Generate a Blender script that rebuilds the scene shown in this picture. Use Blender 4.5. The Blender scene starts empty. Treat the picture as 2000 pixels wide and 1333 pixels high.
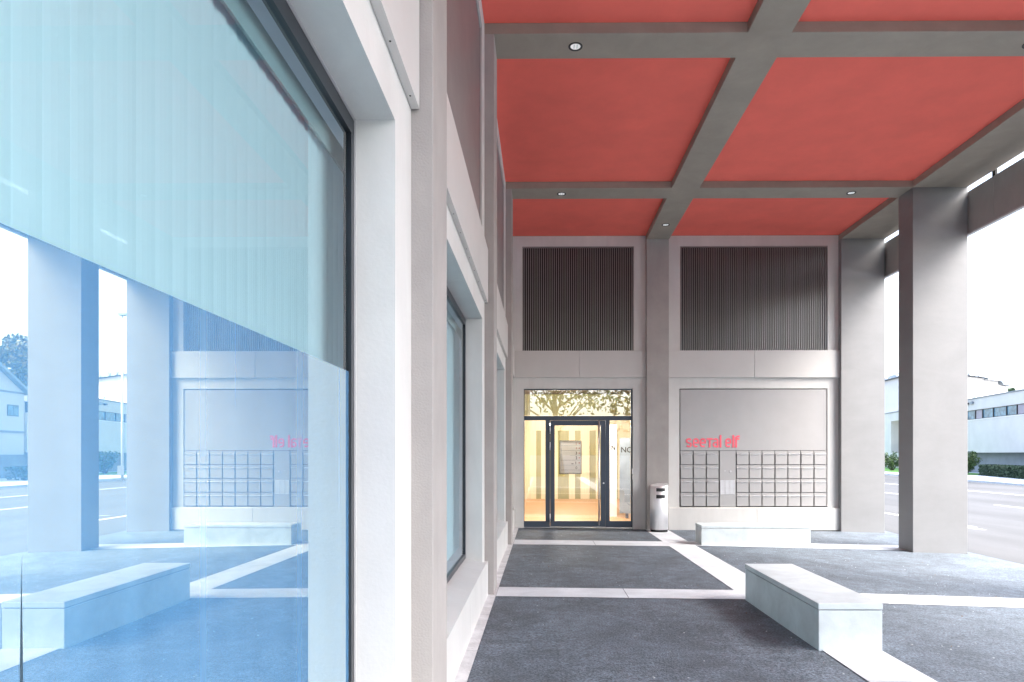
import bpy, bmesh, math, random
from mathutils import Vector, Matrix
R = math.radians
random.seed(7)
sc = bpy.context.scene
col = sc.collection

# ------------------------------------------------------------------ camera
cam_d = bpy.data.cameras.new("camera")
cam = bpy.data.objects.new("camera", cam_d)
col.objects.link(cam)
cam.location = (0, 0, 1.56)
cam.rotation_euler = (R(90), 0, R(0.5))
cam_d.sensor_width = 36.0
cam_d.lens = 23.4
cam_d.shift_x = -0.0233
cam_d.shift_y = 0.11025
cam_d.clip_start = 0.05
cam_d.clip_end = 2000
sc.camera = cam

# ------------------------------------------------------------------ light
SUN_EL, SUN_AZ = R(50), R(116)          # azimuth clockwise from +Y: from the street, a little behind the camera
world = bpy.data.worlds.new("World")
sc.world = world
world.use_nodes = True
nt = world.node_tree
nt.nodes.clear()
wo = nt.nodes.new("ShaderNodeOutputWorld")
bg = nt.nodes.new("ShaderNodeBackground")
sky = nt.nodes.new("ShaderNodeTexSky")
sky.sky_type = 'NISHITA'
sky.sun_disc = False
sky.sun_elevation = SUN_EL
sky.sun_rotation = SUN_AZ
sky.air_density = 1.0
sky.dust_density = 4.0
hs = nt.nodes.new("ShaderNodeHueSaturation")      # cloud cover takes most of the blue out
hs.inputs['Saturation'].default_value = 0.82
nt.links.new(sky.outputs[0], hs.inputs['Color'])
nt.links.new(hs.outputs[0], bg.inputs[0])
bg.inputs[1].default_value = 0.15
nt.links.new(bg.outputs[0], wo.inputs[0])

sun_d = bpy.data.lights.new("sun", 'SUN')
sun_d.energy = 1.5
sun_d.angle = R(42)
sun_d.color = (1.0, 0.975, 0.945)
sun = bpy.data.objects.new("sun", sun_d)
col.objects.link(sun)
sd = Vector((math.sin(SUN_AZ) * math.cos(SUN_EL), math.cos(SUN_AZ) * math.cos(SUN_EL), math.sin(SUN_EL)))
sun.rotation_euler = sd.to_track_quat('Z', 'Y').to_euler()
sun.location = (60, -30, 80)

sc.view_settings.view_transform = 'Standard'
sc.view_settings.look = 'None'
sc.view_settings.gamma = 1
sc.view_settings.exposure = 2.58
sc.cycles.max_bounces = 10
sc.cycles.diffuse_bounces = 6
sc.cycles.glossy_bounces = 5
sc.cycles.transparent_max_bounces = 16
sc.cycles.sample_clamp_indirect = 8
sc.cycles.caustics_reflective = False
sc.cycles.caustics_refractive = False

# ------------------------------------------------------------------ materials
def nodes_of(m):
    m.use_nodes = True
    return m.node_tree, m.node_tree.nodes["Principled BSDF"]

def mat(name, base, rough=0.6, metal=0.0, var=0.12, scale=3.0, bump=0.0, bscale=80.0, spec=0.5, stretch=(1, 1, 1), speck=0.0, sscale=200.0, grime=0.0, gstretch=(1.3, 1.3, 0.35), gscale=1.4):
    """Principled surface whose colour drifts a little with object-space noise."""
    m = bpy.data.materials.new(name)
    t, p = nodes_of(m)
    N, L = t.nodes, t.links
    tc = N.new("ShaderNodeTexCoord")
    mp = N.new("ShaderNodeMapping")
    mp.inputs['Scale'].default_value = stretch
    L.new(tc.outputs['Object'], mp.inputs['Vector'])
    n = N.new("ShaderNodeTexNoise")
    n.inputs['Scale'].default_value = scale
    n.inputs['Detail'].default_value = 6
    n.inputs['Roughness'].default_value = 0.62
    L.new(mp.outputs[0], n.inputs['Vector'])
    cr = N.new("ShaderNodeValToRGB")
    cr.color_ramp.elements[0].position = 0.32
    cr.color_ramp.elements[1].position = 0.68
    lo = [max(0, c * (1 - var)) for c in base]
    hi = [min(1, c * (1 + var)) for c in base]
    cr.color_ramp.elements[0].color = (*lo, 1)
    cr.color_ramp.elements[1].color = (*hi, 1)
    L.new(n.outputs['Fac'], cr.inputs['Fac'])
    out = cr.outputs['Color']
    if speck > 0:
        n2 = N.new("ShaderNodeTexNoise")
        n2.inputs['Scale'].default_value = sscale
        n2.inputs['Detail'].default_value = 3
        L.new(tc.outputs['Object'], n2.inputs['Vector'])
        mr = N.new("ShaderNodeMapRange")
        mr.inputs['From Min'].default_value = 0.30
        mr.inputs['From Max'].default_value = 0.70
        mr.inputs['To Min'].default_value = 1 - speck
        mr.inputs['To Max'].default_value = 1 + speck
        L.new(n2.outputs['Fac'], mr.inputs['Value'])
        mx = N.new("ShaderNodeMix")
        mx.data_type = 'RGBA'
        mx.blend_type = 'MULTIPLY'
        mx.inputs['Factor'].default_value = 1.0
        L.new(out, mx.inputs[6])
        L.new(mr.outputs[0], mx.inputs[7])
        out = mx.outputs[2]
    if grime > 0:                                   # weathering: soft streaks and stains of its own shape
        gm = N.new("ShaderNodeMapping")
        gm.inputs['Scale'].default_value = gstretch
        L.new(tc.outputs['Object'], gm.inputs['Vector'])
        n3 = N.new("ShaderNodeTexNoise")
        n3.inputs['Scale'].default_value = gscale
        n3.inputs['Detail'].default_value = 8
        n3.inputs['Roughness'].default_value = 0.68
        n3.inputs['Distortion'].default_value = 0.6
        L.new(gm.outputs[0], n3.inputs['Vector'])
        m3 = N.new("ShaderNodeMapRange")
        m3.inputs['From Min'].default_value = 0.38
        m3.inputs['From Max'].default_value = 0.62
        m3.inputs['To Min'].default_value = 1 - grime
        m3.inputs['To Max'].default_value = 1 + grime * 0.4
        L.new(n3.outputs['Fac'], m3.inputs['Value'])
        x3 = N.new("ShaderNodeMix")
        x3.data_type = 'RGBA'
        x3.blend_type = 'MULTIPLY'
        x3.inputs['Factor'].default_value = 1.0
        L.new(out, x3.inputs[6])
        L.new(m3.outputs[0], x3.inputs[7])
        out = x3.outputs[2]
    L.new(out, p.inputs['Base Color'])
    p.inputs['Roughness'].default_value = rough
    p.inputs['Metallic'].default_value = metal
    p.inputs['Specular IOR Level'].default_value = spec
    if bump > 0:
        nb = N.new("ShaderNodeTexNoise")
        nb.inputs['Scale'].default_value = bscale
        nb.inputs['Detail'].default_value = 4
        L.new(mp.outputs[0], nb.inputs['Vector'])
        b = N.new("ShaderNodeBump")
        b.inputs['Strength'].default_value = bump
        b.inputs['Distance'].default_value = 0.01
        L.new(nb.outputs['Fac'], b.inputs['Height'])
        L.new(b.outputs[0], p.inputs['Normal'])
    return m

M = {}
M['plaster'] = mat("taupe_plaster", (0.37, 0.35, 0.335), 0.75, var=0.07, scale=2.2, bump=0.3, bscale=100, grime=0.07)
M['pillar'] = mat("smooth_taupe_render", (0.228, 0.231, 0.235), 0.55, var=0.04, scale=2.0, bump=0.10, bscale=60, grime=0.05, gstretch=(0.6, 0.6, 1.6))
M['fascia'] = mat("fascia_board", (0.38, 0.365, 0.35), 0.6, var=0.05, grime=0.06)
M['beam'] = mat("taupe_beam", (0.335, 0.298, 0.250), 0.7, var=0.06, scale=2.5, bump=0.25, bscale=70, grime=0.07, gstretch=(1, 1, 1))
M['surround'] = mat("pale_render", (0.63, 0.63, 0.612), 0.6, var=0.04, scale=1.5, bump=0.10, bscale=70, grime=0.06)
M['band'] = mat("panel_board", (0.57, 0.565, 0.55), 0.5, var=0.04, scale=1.2)
M['red'] = mat("red_ceiling", (0.92, 0.170, 0.128), 0.8, var=0.05, scale=1.6, bump=0.10, bscale=45, grime=0.025, gstretch=(1, 1, 1), gscale=1.1)
M['louvre'] = mat("louvre_metal", (0.33, 0.33, 0.33), 0.30, metal=0.45, var=0.05)
M['dark'] = mat("dark_recess", (0.012, 0.011, 0.012), 0.8, var=0.1)
M['frame'] = mat("slate_blue_frame", (0.055, 0.075, 0.105), 0.35, metal=0.3, var=0.06)
M['wframe'] = mat("black_window_frame", (0.02, 0.025, 0.033), 0.3, metal=0.2, var=0.1)
M['steel'] = mat("brushed_steel", (0.85, 0.85, 0.86), 0.45, metal=1.0, var=0.05, scale=30, stretch=(1, 1, 0.05))
M['bin'] = mat("bin_steel", (0.92, 0.92, 0.94), 0.55, metal=1.0, var=0.04, scale=40, stretch=(1, 1, 0.03))
M['asphalt'] = mat("asphalt", (0.118, 0.146, 0.178), 0.6, var=0.22, scale=7, bump=0.8, bscale=90, speck=0.6, sscale=55, grime=0.30, gstretch=(1, 1, 1), gscale=1.3)
M['road'] = mat("road_asphalt", (0.082, 0.084, 0.088), 0.9, var=0.2, scale=0.4, bump=0.3, bscale=120, stretch=(1, 0.25, 1), speck=0.12, sscale=60)
M['line'] = mat("road_paint", (0.78, 0.78, 0.78), 0.7, var=0.08, scale=3)
M['strip'] = mat("white_concrete_slab", (0.64, 0.675, 0.71), 0.7, var=0.06, scale=1.8, bump=0.1, bscale=120, speck=0.06, sscale=60, grime=0.11, gstretch=(1, 1, 1), gscale=1.8)
M['gutter'] = mat("rough_stone_edge", (0.62, 0.63, 0.64), 0.8, var=0.18, scale=6, bump=0.6, bscale=40)
M['bench'] = mat("bench_concrete", (0.57, 0.635, 0.655), 0.6, var=0.07, scale=2.4, bump=0.12, bscale=70, grime=0.13, gstretch=(1, 1, 1), gscale=2.2)
M['box'] = mat("mailbox_metal", (0.41, 0.405, 0.405), 0.45, metal=0.25, var=0.03)
M['boxflap'] = mat("mailbox_flap", (0.56, 0.56, 0.57), 0.42, metal=0.3, var=0.03)
M['gap'] = mat("mailbox_gap", (0.09, 0.09, 0.095), 0.6, var=0.05)
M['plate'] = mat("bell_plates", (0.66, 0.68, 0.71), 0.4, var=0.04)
M['letter'] = mat("coral_letters", (0.90, 0.15, 0.20), 0.5, var=0.03)
M['ink'] = mat("black_ink", (0.015, 0.015, 0.017), 0.5, var=0.1)
M['paleink'] = mat("faded_red_ink", (0.62, 0.30, 0.24), 0.5, var=0.1)
M['paper'] = mat("white_board", (0.88, 0.87, 0.85), 0.4, var=0.03)
M['white'] = mat("white_paint", (0.80, 0.80, 0.80), 0.6, var=0.04)
M['bldwhite'] = mat("white_facade", (0.60, 0.59, 0.575), 0.7, var=0.05, scale=0.6)
M['plinth'] = mat("grey_plinth", (0.24, 0.26, 0.29), 0.8, var=0.10, scale=1.0)
M['dryleaf'] = mat("dry_leaf", (0.30, 0.16, 0.06), 0.8)
M['zinc'] = mat("zinc_roof", (0.26, 0.30, 0.34), 0.45, metal=0.5, var=0.12, scale=2)
M['bark'] = mat("bark", (0.14, 0.12, 0.095), 0.9, var=0.3, scale=8, bump=0.5, bscale=20)
M['lawn'] = mat("lawn", (0.10, 0.24, 0.045), 0.9, var=0.3, scale=5, bump=0.5, bscale=60)
M['orange'] = mat("orange_timber_floor", (0.62, 0.35, 0.17), 0.5, var=0.10, scale=3, stretch=(0.6, 6, 1))
M['ochre'] = mat("ochre_timber_wall", (0.82, 0.73, 0.50), 0.6, var=0.08, scale=4, stretch=(6, 6, 0.5))
M['olive'] = mat("olive_gap", (0.36, 0.34, 0.15), 0.7, var=0.1, scale=4, stretch=(6, 6, 0.5))
M['lobceil'] = mat("timber_ceiling", (0.12, 0.085, 0.05), 0.7, var=0.08)
M['inwhite'] = mat("interior_white", (0.72, 0.73, 0.73), 0.7, var=0.03)
M['vane'] = mat("blind_fabric", (0.76, 0.93, 0.98), 0.7, var=0.03, scale=2, stretch=(1, 1, 0.2))
M['rail'] = mat("blind_rail", (0.34, 0.46, 0.48), 0.4, var=0.05)
M['bannergrey'] = mat("banner_print", (0.24, 0.28, 0.32), 0.35, var=0.25, scale=1.6)
M['winglass'] = mat("blue_window_glass", (0.10, 0.20, 0.28), 0.08, var=0.5, scale=1.4, spec=0.8)
M['curtain'] = mat("mauve_curtain", (0.36, 0.33, 0.38), 0.7, var=0.08)

def leafmat(name, a, b):
    m = bpy.data.materials.new(name)
    t, p = nodes_of(m)
    N, L = t.nodes, t.links
    g = N.new("ShaderNodeNewGeometry")
    cr = N.new("ShaderNodeValToRGB")
    cr.color_ramp.elements[0].color = (*a, 1)
    cr.color_ramp.elements[1].color = (*b, 1)
    L.new(g.outputs['Random Per Island'], cr.inputs['Fac'])
    L.new(cr.outputs[0], p.inputs['Base Color'])
    p.inputs['Roughness'].default_value = 0.6
    return m
M['leaf'] = leafmat("green_leaves", (0.025, 0.06, 0.02), (0.10, 0.16, 0.05))
M['leafdark'] = leafmat("hedge_leaves", (0.015, 0.035, 0.02), (0.07, 0.12, 0.06))
M['leafbrown'] = leafmat("turning_leaves", (0.06, 0.09, 0.04), (0.22, 0.17, 0.08))

def glassmat(name, tint, refl=1.0):
    m = bpy.data.materials.new(name)
    m.use_nodes = True
    N, L = m.node_tree.nodes, m.node_tree.links
    N.clear()
    o = N.new("ShaderNodeOutputMaterial")
    mix = N.new("ShaderNodeMixShader")
    tr = N.new("ShaderNodeBsdfTransparent")
    tr.inputs[0].default_value = (*tint, 1)
    gl = N.new("ShaderNodeBsdfGlossy")
    gl.inputs['Roughness'].default_value = 0.0
    fr = N.new("ShaderNodeFresnel")
    fr.inputs[0].default_value = 1.5
    mu = N.new("ShaderNodeMath")
    mu.operation = 'MULTIPLY'
    mu.use_clamp = True
    mu.inputs[1].default_value = refl
    L.new(fr.outputs[0], mu.inputs[0])
    L.new(mu.outputs[0], mix.inputs[0])
    L.new(tr.outputs[0], mix.inputs[1])
    L.new(gl.outputs[0], mix.inputs[2])
    L.new(mix.outputs[0], o.inputs[0])
    return m
M['glass'] = glassmat("clear_glass", (0.85, 0.97, 1.0), 1.0)
M['fanglass'] = glassmat("fanlight_glass", (0.88, 0.90, 0.90), 10.0)
M['doorglass'] = glassmat("door_glass", (0.96, 0.97, 0.96), 5.0)

def filmmat():
    m = bpy.data.materials.new("blue_mirror_film")
    m.use_nodes = True
    N, L = m.node_tree.nodes, m.node_tree.links
    N.clear()
    o = N.new("ShaderNodeOutputMaterial")
    ad = N.new("ShaderNodeAddShader")
    df = N.new("ShaderNodeBsdfDiffuse")
    gl = N.new("ShaderNodeBsdfGlossy")
    gl.inputs['Roughness'].default_value = 0.0
    gl.inputs['Color'].default_value = (0.50, 0.485, 0.34, 1)
    tc = N.new("ShaderNodeTexCoord")                 # faint upright streaks left by wiping
    mp = N.new("ShaderNodeMapping")
    mp.inputs['Scale'].default_value = (1, 14, 0.12)
    n = N.new("ShaderNodeTexNoise")
    n.inputs['Scale'].default_value = 1.0
    n.inputs['Detail'].default_value = 3
    cr = N.new("ShaderNodeValToRGB")
    cr.color_ramp.elements[0].position = 0.35
    cr.color_ramp.elements[1].position = 0.7
    cr.color_ramp.elements[0].color = (0.04, 0.118, 0.225, 1)
    cr.color_ramp.elements[1].color = (0.05, 0.14, 0.26, 1)
    L.new(tc.outputs['Object'], mp.inputs[0])
    L.new(mp.outputs[0], n.inputs['Vector'])
    L.new(n.outputs['Fac'], cr.inputs[0])
    L.new(cr.outputs[0], df.inputs[0])
    L.new(df.outputs[0], ad.inputs[0])
    L.new(gl.outputs[0], ad.inputs[1])
    L.new(ad.outputs[0], o.inputs[0])
    return m
M['film'] = filmmat()
def translucent(m, f):
    N, L = m.node_tree.nodes, m.node_tree.links
    p = N["Principled BSDF"]
    t = N.new("ShaderNodeBsdfTranslucent")
    x = N.new("ShaderNodeMixShader")
    x.inputs[0].default_value = f
    src = p.inputs['Base Color'].links[0].from_socket
    L.new(src, t.inputs[0])
    L.new(p.outputs[0], x.inputs[1]); L.new(t.outputs[0], x.inputs[2])
    L.new(x.outputs[0], N["Material Output"].inputs[0])
translucent(M['vane'], 0.22)
translucent(M['paper'], 0.4)

def emat(name, c, s):
    m = bpy.data.materials.new(name)
    t, p = nodes_of(m)
    p.inputs['Base Color'].default_value = (*c, 1)
    p.inputs['Emission Color'].default_value = (*c, 1)
    p.inputs['Emission Strength'].default_value = s
    return m
M['lens'] = emat("lamp_lens", (0.80, 0.80, 0.80), 0.10)
M['tube'] = emat("lamp_tube", (1.0, 0.95, 0.87), 70.0)

# ------------------------------------------------------------------ mesh helpers
class MB:
    """Collects shapes; build() links them as one mesh object."""
    def __init__(self):
        self.v, self.f, self.mi = [], [], []
    def add(self, vs, fs, mi=0):
        o = len(self.v)
        self.v += [tuple(p) for p in vs]
        self.f += [[i + o for i in q] for q in fs]
        self.mi += [mi] * len(fs)
    def box(self, x0, x1, y0, y1, z0, z1, mi=0, mtx=None):
        vs = [Vector((x, y, z)) for z in (z0, z1) for y in (y0, y1) for x in (x0, x1)]
        if mtx: vs = [mtx @ p for p in vs]
        self.add(vs, [(0, 2, 3, 1), (4, 5, 7, 6), (0, 1, 5, 4), (2, 6, 7, 3), (0, 4, 6, 2), (1, 3, 7, 5)], mi)
    def quad(self, a, b, c, d, mi=0):
        self.add([a, b, c, d], [(0, 1, 2, 3)], mi)
    def prism(self, pts, z0, z1, mi=0, mtx=None):
        n = len(pts)
        vs = [Vector((p[0], p[1], z0)) for p in pts] + [Vector((p[0], p[1], z1)) for p in pts]
        if mtx: vs = [mtx @ p for p in vs]
        fs = [tuple(reversed(range(n))), tuple(range(n, 2 * n))]
        fs += [(i, (i + 1) % n, n + (i + 1) % n, n + i) for i in range(n)]
        self.add(vs, fs, mi)
    def tube(self, pts, r, n=10, mi=0, cap=True):
        pts = [Vector(p) for p in pts]
        rs = r if isinstance(r, (list, tuple)) else [r] * len(pts)
        vs, fs = [], []
        for i, p in enumerate(pts):
            d = (pts[min(i + 1, len(pts) - 1)] - pts[max(i - 1, 0)]).normalized()
            a = d.orthogonal().normalized() if i == 0 else (a - d * a.dot(d)).normalized()
            b = d.cross(a)
            for k in range(n):
                t = 2 * math.pi * k / n
                vs.append(p + (a * math.cos(t) + b * math.sin(t)) * rs[i])
        for i in range(len(pts) - 1):
            for k in range(n):
                fs.append((i * n + k, i * n + (k + 1) % n, (i + 1) * n + (k + 1) % n, (i + 1) * n + k))
        if cap:
            fs.append(tuple(reversed(range(n))))
            fs.append(tuple(range((len(pts) - 1) * n, len(pts) * n)))
        self.add(vs, fs, mi)
    def build(self, name, mats, parent=None, bevel=0.0, smooth=False):
        me = bpy.data.meshes.new(name)
        me.from_pydata(self.v, [], self.f)
        for m in (mats if isinstance(mats, (list, tuple)) else [mats]): me.materials.append(m)
        me.polygons.foreach_set("material_index", self.mi)
        bm = bmesh.new()
        bm.from_mesh(me)
        bmesh.ops.recalc_face_normals(bm, faces=bm.faces)
        bm.to_mesh(me)
        bm.free()
        if smooth: me.polygons.foreach_set("use_smooth", [True] * len(me.polygons))
        me.update()
        o = bpy.data.objects.new(name, me)
        col.objects.link(o)
        if parent:
            o.parent = parent
            o.location = -Vector(world_loc(parent))
        if bevel > 0:
            b = o.modifiers.new("bevel", 'BEVEL')
            b.width = bevel
            b.segments = 2
            b.limit_method = 'ANGLE'
            b.angle_limit = R(40)
        return o

def world_loc(o):
    l = Vector(o.location)
    while o.parent:
        o = o.parent
        l += Vector(o.location)
    return l

def tag(o, label, cat, group=None, kind=None):
    if label: o['label'] = label
    if cat: o['category'] = cat
    if group: o['group'] = group
    if kind: o['kind'] = kind
    return o
def structure(o):
    o['kind'] = 'structure'
    return o
def empty(name, loc, label, cat, group=None):
    o = bpy.data.objects.new(name, None)
    o.location = loc
    o.empty_display_size = 0.1
    col.objects.link(o)
    return tag(o, label, cat, group)

def text_mesh(body, size, depth, xscale=1.0, bold=0.0):
    """Mesh data of a line of text in its own XY plane, plus its width."""
    cu = bpy.data.curves.new("lettering_curve", 'FONT')
    cu.body = body
    cu.size = size
    cu.extrude = depth / 2
    cu.offset = bold
    o = bpy.data.objects.new("lettering_source", cu)
    col.objects.link(o)
    dg = bpy.context.evaluated_depsgraph_get()
    dg.update()
    me = o.evaluated_get(dg).to_mesh()
    vs = [(v.co.x * xscale, v.co.y, v.co.z) for v in me.vertices]
    fs = [tuple(p.vertices) for p in me.polygons]
    o.evaluated_get(dg).to_mesh_clear()
    bpy.data.objects.remove(o)
    bpy.data.curves.remove(cu)
    x0 = min(v[0] for v in vs); x1 = max(v[0] for v in vs)
    vs = [(v[0] - x0, v[1], v[2]) for v in vs]
    return vs, fs, x1 - x0

# ------------------------------------------------------------------ ground levels
def gl(X, Y):
    """Arcade floor: falls gently to the street and to the back."""
    Yc = max(Y, -2.0)
    t = min(1, max(0, (X - 2.5) / 4))
    z = -0.008 * (1 - t) * (Yc - 7.35) - 0.011 * (min(X, 2.5) + 0.53)
    if X > 2.5: z -= 0.03 * (min(X, 7.6) - 2.5)
    return z + t * 0.015 * max(0, min(Yc, 15) - 11.9)
def rl(X, Y):
    z0 = gl(7.6, Y)
    t = min(1, max(0, (X - 7.6) / 7))
    return z0 * (1 - t) + -0.5 * t

def frange(a, b, s):
    n = max(1, round((b - a) / s))
    return [a + (b - a) * i / n for i in range(n + 1)]
def sheet(name, xs, ys, zf, m, off=0.0):
    vs = [(x, y, zf(x, y) + off) for y in ys for x in xs]
    w = len(xs)
    fs = [(j * w + i, j * w + i + 1, (j + 1) * w + i + 1, (j + 1) * w + i) for j in range(len(ys) - 1) for i in range(w - 1)]
    mb = MB()
    mb.add(vs, fs)
    o = mb.build(name, m)
    return structure(o)

g = MB()
g.quad((-900, -900, -0.62), (900, -900, -0.62), (900, 900, -0.62), (-900, 900, -0.62))
structure(g.build("ground", M['road']))
sheet("pavement", frange(-0.62, 7.6, 0.3), frange(-14, 15.2, 0.3), gl, M['asphalt'])
sheet("road", [7.6, 8, 8.5, 9, 10, 11, 12, 13, 14.6, 20, 40, 80, 200, 600], [-400, -100, -40, -14] + frange(-13, 16, 0.5) + [20, 40, 80, 160, 400, 800], rl, M['road'])
sheet("plaza", [-40, -20, 7.6], [-400, -100, -40, -14], lambda x, y: gl(7.6, -2), M['road'])

# pale concrete slabs let into the asphalt
def strip_x(y0, y1, x0, x1, joints):
    cuts = [x0] + [j for j in joints if x0 < j < x1] + [x1]
    for a, b in zip(cuts[:-1], cuts[1:]):
        e0 = 0.004 if a != x0 else 0; e1 = 0.004 if b != x1 else 0
        sheet("paving_strip", frange(a + e0, b - e1, 0.3), frange(y0, y1, 0.27), gl, M['strip'], 0.006)
J = [-0.98 + 1.93 * i for i in range(6)]
for (y0, y1) in ((3.05, 3.57), (7.27, 7.79), (11.71, 12.38), (-1.1, -0.6)):
    strip_x(y0, y1, -0.50, 2.245, J)
    strip_x(y0 if y0 < 11 else 11.86, y1 if y0 < 11 else 12.45, 2.735, 6.9, J)
for a, b in ((-14, -8), (-8, -3.4), (-3.4, 0.6), (0.6, 4.6), (4.6, 7.27), (7.27, 9.5), (9.5, 12.0), (12.0, 14.66)):
    sheet("paving_strip", frange(2.245, 2.735, 0.25), frange(a + 0.004, b - 0.004, 0.3), gl, M['strip'], 0.006)
for i in range(24):
    a = -14 + i * 1.2
    if a < 14.5:
        sheet("paving_strip", [-0.63, -0.503], frange(a, min(a + 1.196, 14.5), 0.3), gl, M['gutter'], 0.006)
sheet("doorstep", [-0.42, 0.8, 2.02], [14.50, 14.70], lambda x, y: -0.048 , M['strip'])

# ------------------------------------------------------------------ left facade
XS, XP, XB, XG = -0.632, -0.526, -0.590, -0.82
PIL = [(-1.03, -0.56), (3.22, 3.69), (7.35, 7.82), (11.64, 12.12)]
fac = empty("facade_wall", (-0.7, 4.0, 0), "long pale street wall with tall windows, pilasters and dark louvres along the arcade", "wall")
BAYS = [(-0.56, 3.22, (-0.20, 2.865)), (3.69, 7.35, (4.05, 7.07)), (7.82, 11.64, (8.18, 11.34)), (12.12, 14.53, None)]
ZT = 6.315
for a, b in PIL:
    p = MB(); p.box(-0.85, XP, a, b, -0.4, 6.2)
    p.build("pilaster", M['plaster'], fac, bevel=0.006)
def fins(mb, along, a, b, z0, z1, face, sign_axis):
    """Vertical louvre fins: slim rounded bars standing in front of a dark back."""
    n = int((b - a) / 0.047)
    st = (b - a) / n
    prof = [(-0.009, 0.05), (-0.011, 0.012), (-0.006, 0.002), (0.0, 0.0), (0.006, 0.002), (0.011, 0.012), (0.009, 0.05)]
    for i in range(n):
        c = a + st * (i + 0.5)
        if along == 'y':
            pts = [(face - q[1], c + q[0]) for q in prof]
        else:
            pts = [(c + q[0], face + q[1]) for q in prof]
        mb.prism(pts, z0, z1)
Z_OPEN0, Z_OPEN1, Z_B0, Z_B1, Z_L1 = 0.45, 3.0, 3.225, 3.81, 6.095
for a, b, op in BAYS:
    s = MB()
    if op:
        oa, ob = op
        s.box(-0.85, XS, a, oa, -0.4, ZT)
        s.box(-0.85, XS, ob, b, -0.4, ZT)
        s.box(-0.85, XS, oa, ob, Z_OPEN1, Z_B1 + 0.005)
        s.box(-0.85, XS, oa, ob, Z_L1, ZT)
        s.box(-0.85, XS, oa, ob, -0.4, 0.405)
        s.build("surround", M['surround'], fac)
        k = MB()
        k.box(-1.05, -0.75, oa, ob, Z_B1 + 0.005, Z_L1)
        lv = k.build("louvre_back", M['dark'], fac)
        k = MB(); fins(k, 'y', oa + 0.02, ob - 0.02, Z_B1 + 0.006, Z_L1 - 0.02, -0.655, 1)
        k.box(-0.72, -0.650, oa, oa + 0.02, Z_B1 + 0.005, Z_L1); k.box(-0.72, -0.650, ob - 0.02, ob, Z_B1 + 0.005, Z_L1)
        k.box(-0.72, -0.650, oa + 0.02, ob - 0.02, Z_L1 - 0.02, Z_L1)
        k.build("louvre", M['louvre'], fac)
        # sill board
        k = MB()
        k.add([(XB, oa, 0.402), (XG - 0.03, oa, 0.455), (XG - 0.03, ob, 0.455), (XB, ob, 0.402),
               (XB, oa, 0.38), (XG - 0.03, oa, 0.38), (XG - 0.03, ob, 0.38), (XB, ob, 0.38)],
              [(0, 1, 2, 3), (4, 7, 6, 5), (0, 4, 5, 1), (1, 5, 6, 2), (2, 6, 7, 3), (3, 7, 4, 0)])
        k.build("sill", M['surround'], fac)
    else:
        s.box(-0.85, XS, a, b, -0.4, ZT)
        s.build("surround", M['surround'], fac)
    # projecting bands, each of two boards with an open joint and screws along the lower edge
    mid = (a + b) / 2
    k = MB()
    for (y0, y1) in ((a + 0.012, mid - 0.002), (mid + 0.002, b - 0.012)):
        k.box(XS + 0.002, XB, y0, y1, Z_B0, Z_B1)
        n = 5
        for i in range(n):
            yy = y0 + 0.12 + (y1 - y0 - 0.24) * i / (n - 1)
            k.prism([((XS + XB) / 2 + 0.0045 * math.cos(q * math.pi / 4), yy + 0.0045 * math.sin(q * math.pi / 4)) for q in range(8)], Z_B0 - 0.002, Z_B0 + 0.001, 1)
    k.build("band_panel", [M['band'], M['dark']], fac)
    k = MB()
    for (y0, y1) in ((a + 0.012, mid - 0.002), (mid + 0.002, b - 0.012)):
        k.box(XS + 0.002, XB - 0.001, y0, y1, -0.4 if not op else -0.3, 0.379)
    k.build("plinth_panel", M['surround'], fac)

for wi, (oa, ob) in enumerate([bb[2] for bb in BAYS if bb[2]]):
    near = abs(oa + 0.20) < 0.01
    fr = MB()
    w = 0.045
    for (y0, y1, z0, z1) in ((oa, oa + w, Z_OPEN0, Z_OPEN1), (ob - w, ob, Z_OPEN0, Z_OPEN1), (oa + w, ob - w, Z_OPEN1 - 0.075, Z_OPEN1), (oa + w, ob - w, Z_OPEN0, Z_OPEN0 + 0.05)):
        fr.box(XG - 0.022, XG + 0.012, y0, y1, z0, z1)
    win = fr.build("window", M['wframe'], fac)
    tr = MB()      # bright gasket lip
    tr.box(XG + 0.0125, XG + 0.02, ob - 0.008, ob - 0.001, Z_OPEN0 + 0.01, Z_OPEN1 - 0.001)
    tr.box(XG + 0.0125, XG + 0.02, oa + 0.01, ob - 0.008, Z_OPEN1 - 0.008, Z_OPEN1 - 0.001)
    tr.build("frame_trim", M['boxflap'], win)
    zf = 1.91 if near else Z_OPEN0 + 0.05
    p = MB()
    p.quad((XG, oa + w, zf), (XG, ob - w, zf), (XG, ob - w, Z_OPEN1 - 0.075), (XG, oa + w, Z_OPEN1 - 0.075))
    p.build("pane", M['glass'], win)
    if near:
        p = MB()
        zb, zs, yc = Z_OPEN0 + 0.05, 1.40, 1.042      # a narrow wedge where two lengths of film do not quite meet
        p.add([(XG, oa + w, zb), (XG, yc - 0.017, zb), (XG, yc, zs), (XG, oa + w, zs)], [(0, 1, 2, 3)])
        p.add([(XG, yc + 0.017, zb), (XG, ob - w, zb), (XG, ob - w, zs), (XG, yc, zs)], [(0, 1, 2, 3)])
        p.quad((XG, oa + w, zs), (XG, ob - w, zs), (XG, ob - w, 1.91), (XG, oa + w, 1.91))
        p.build("mirror_film", M['film'], win)

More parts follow.
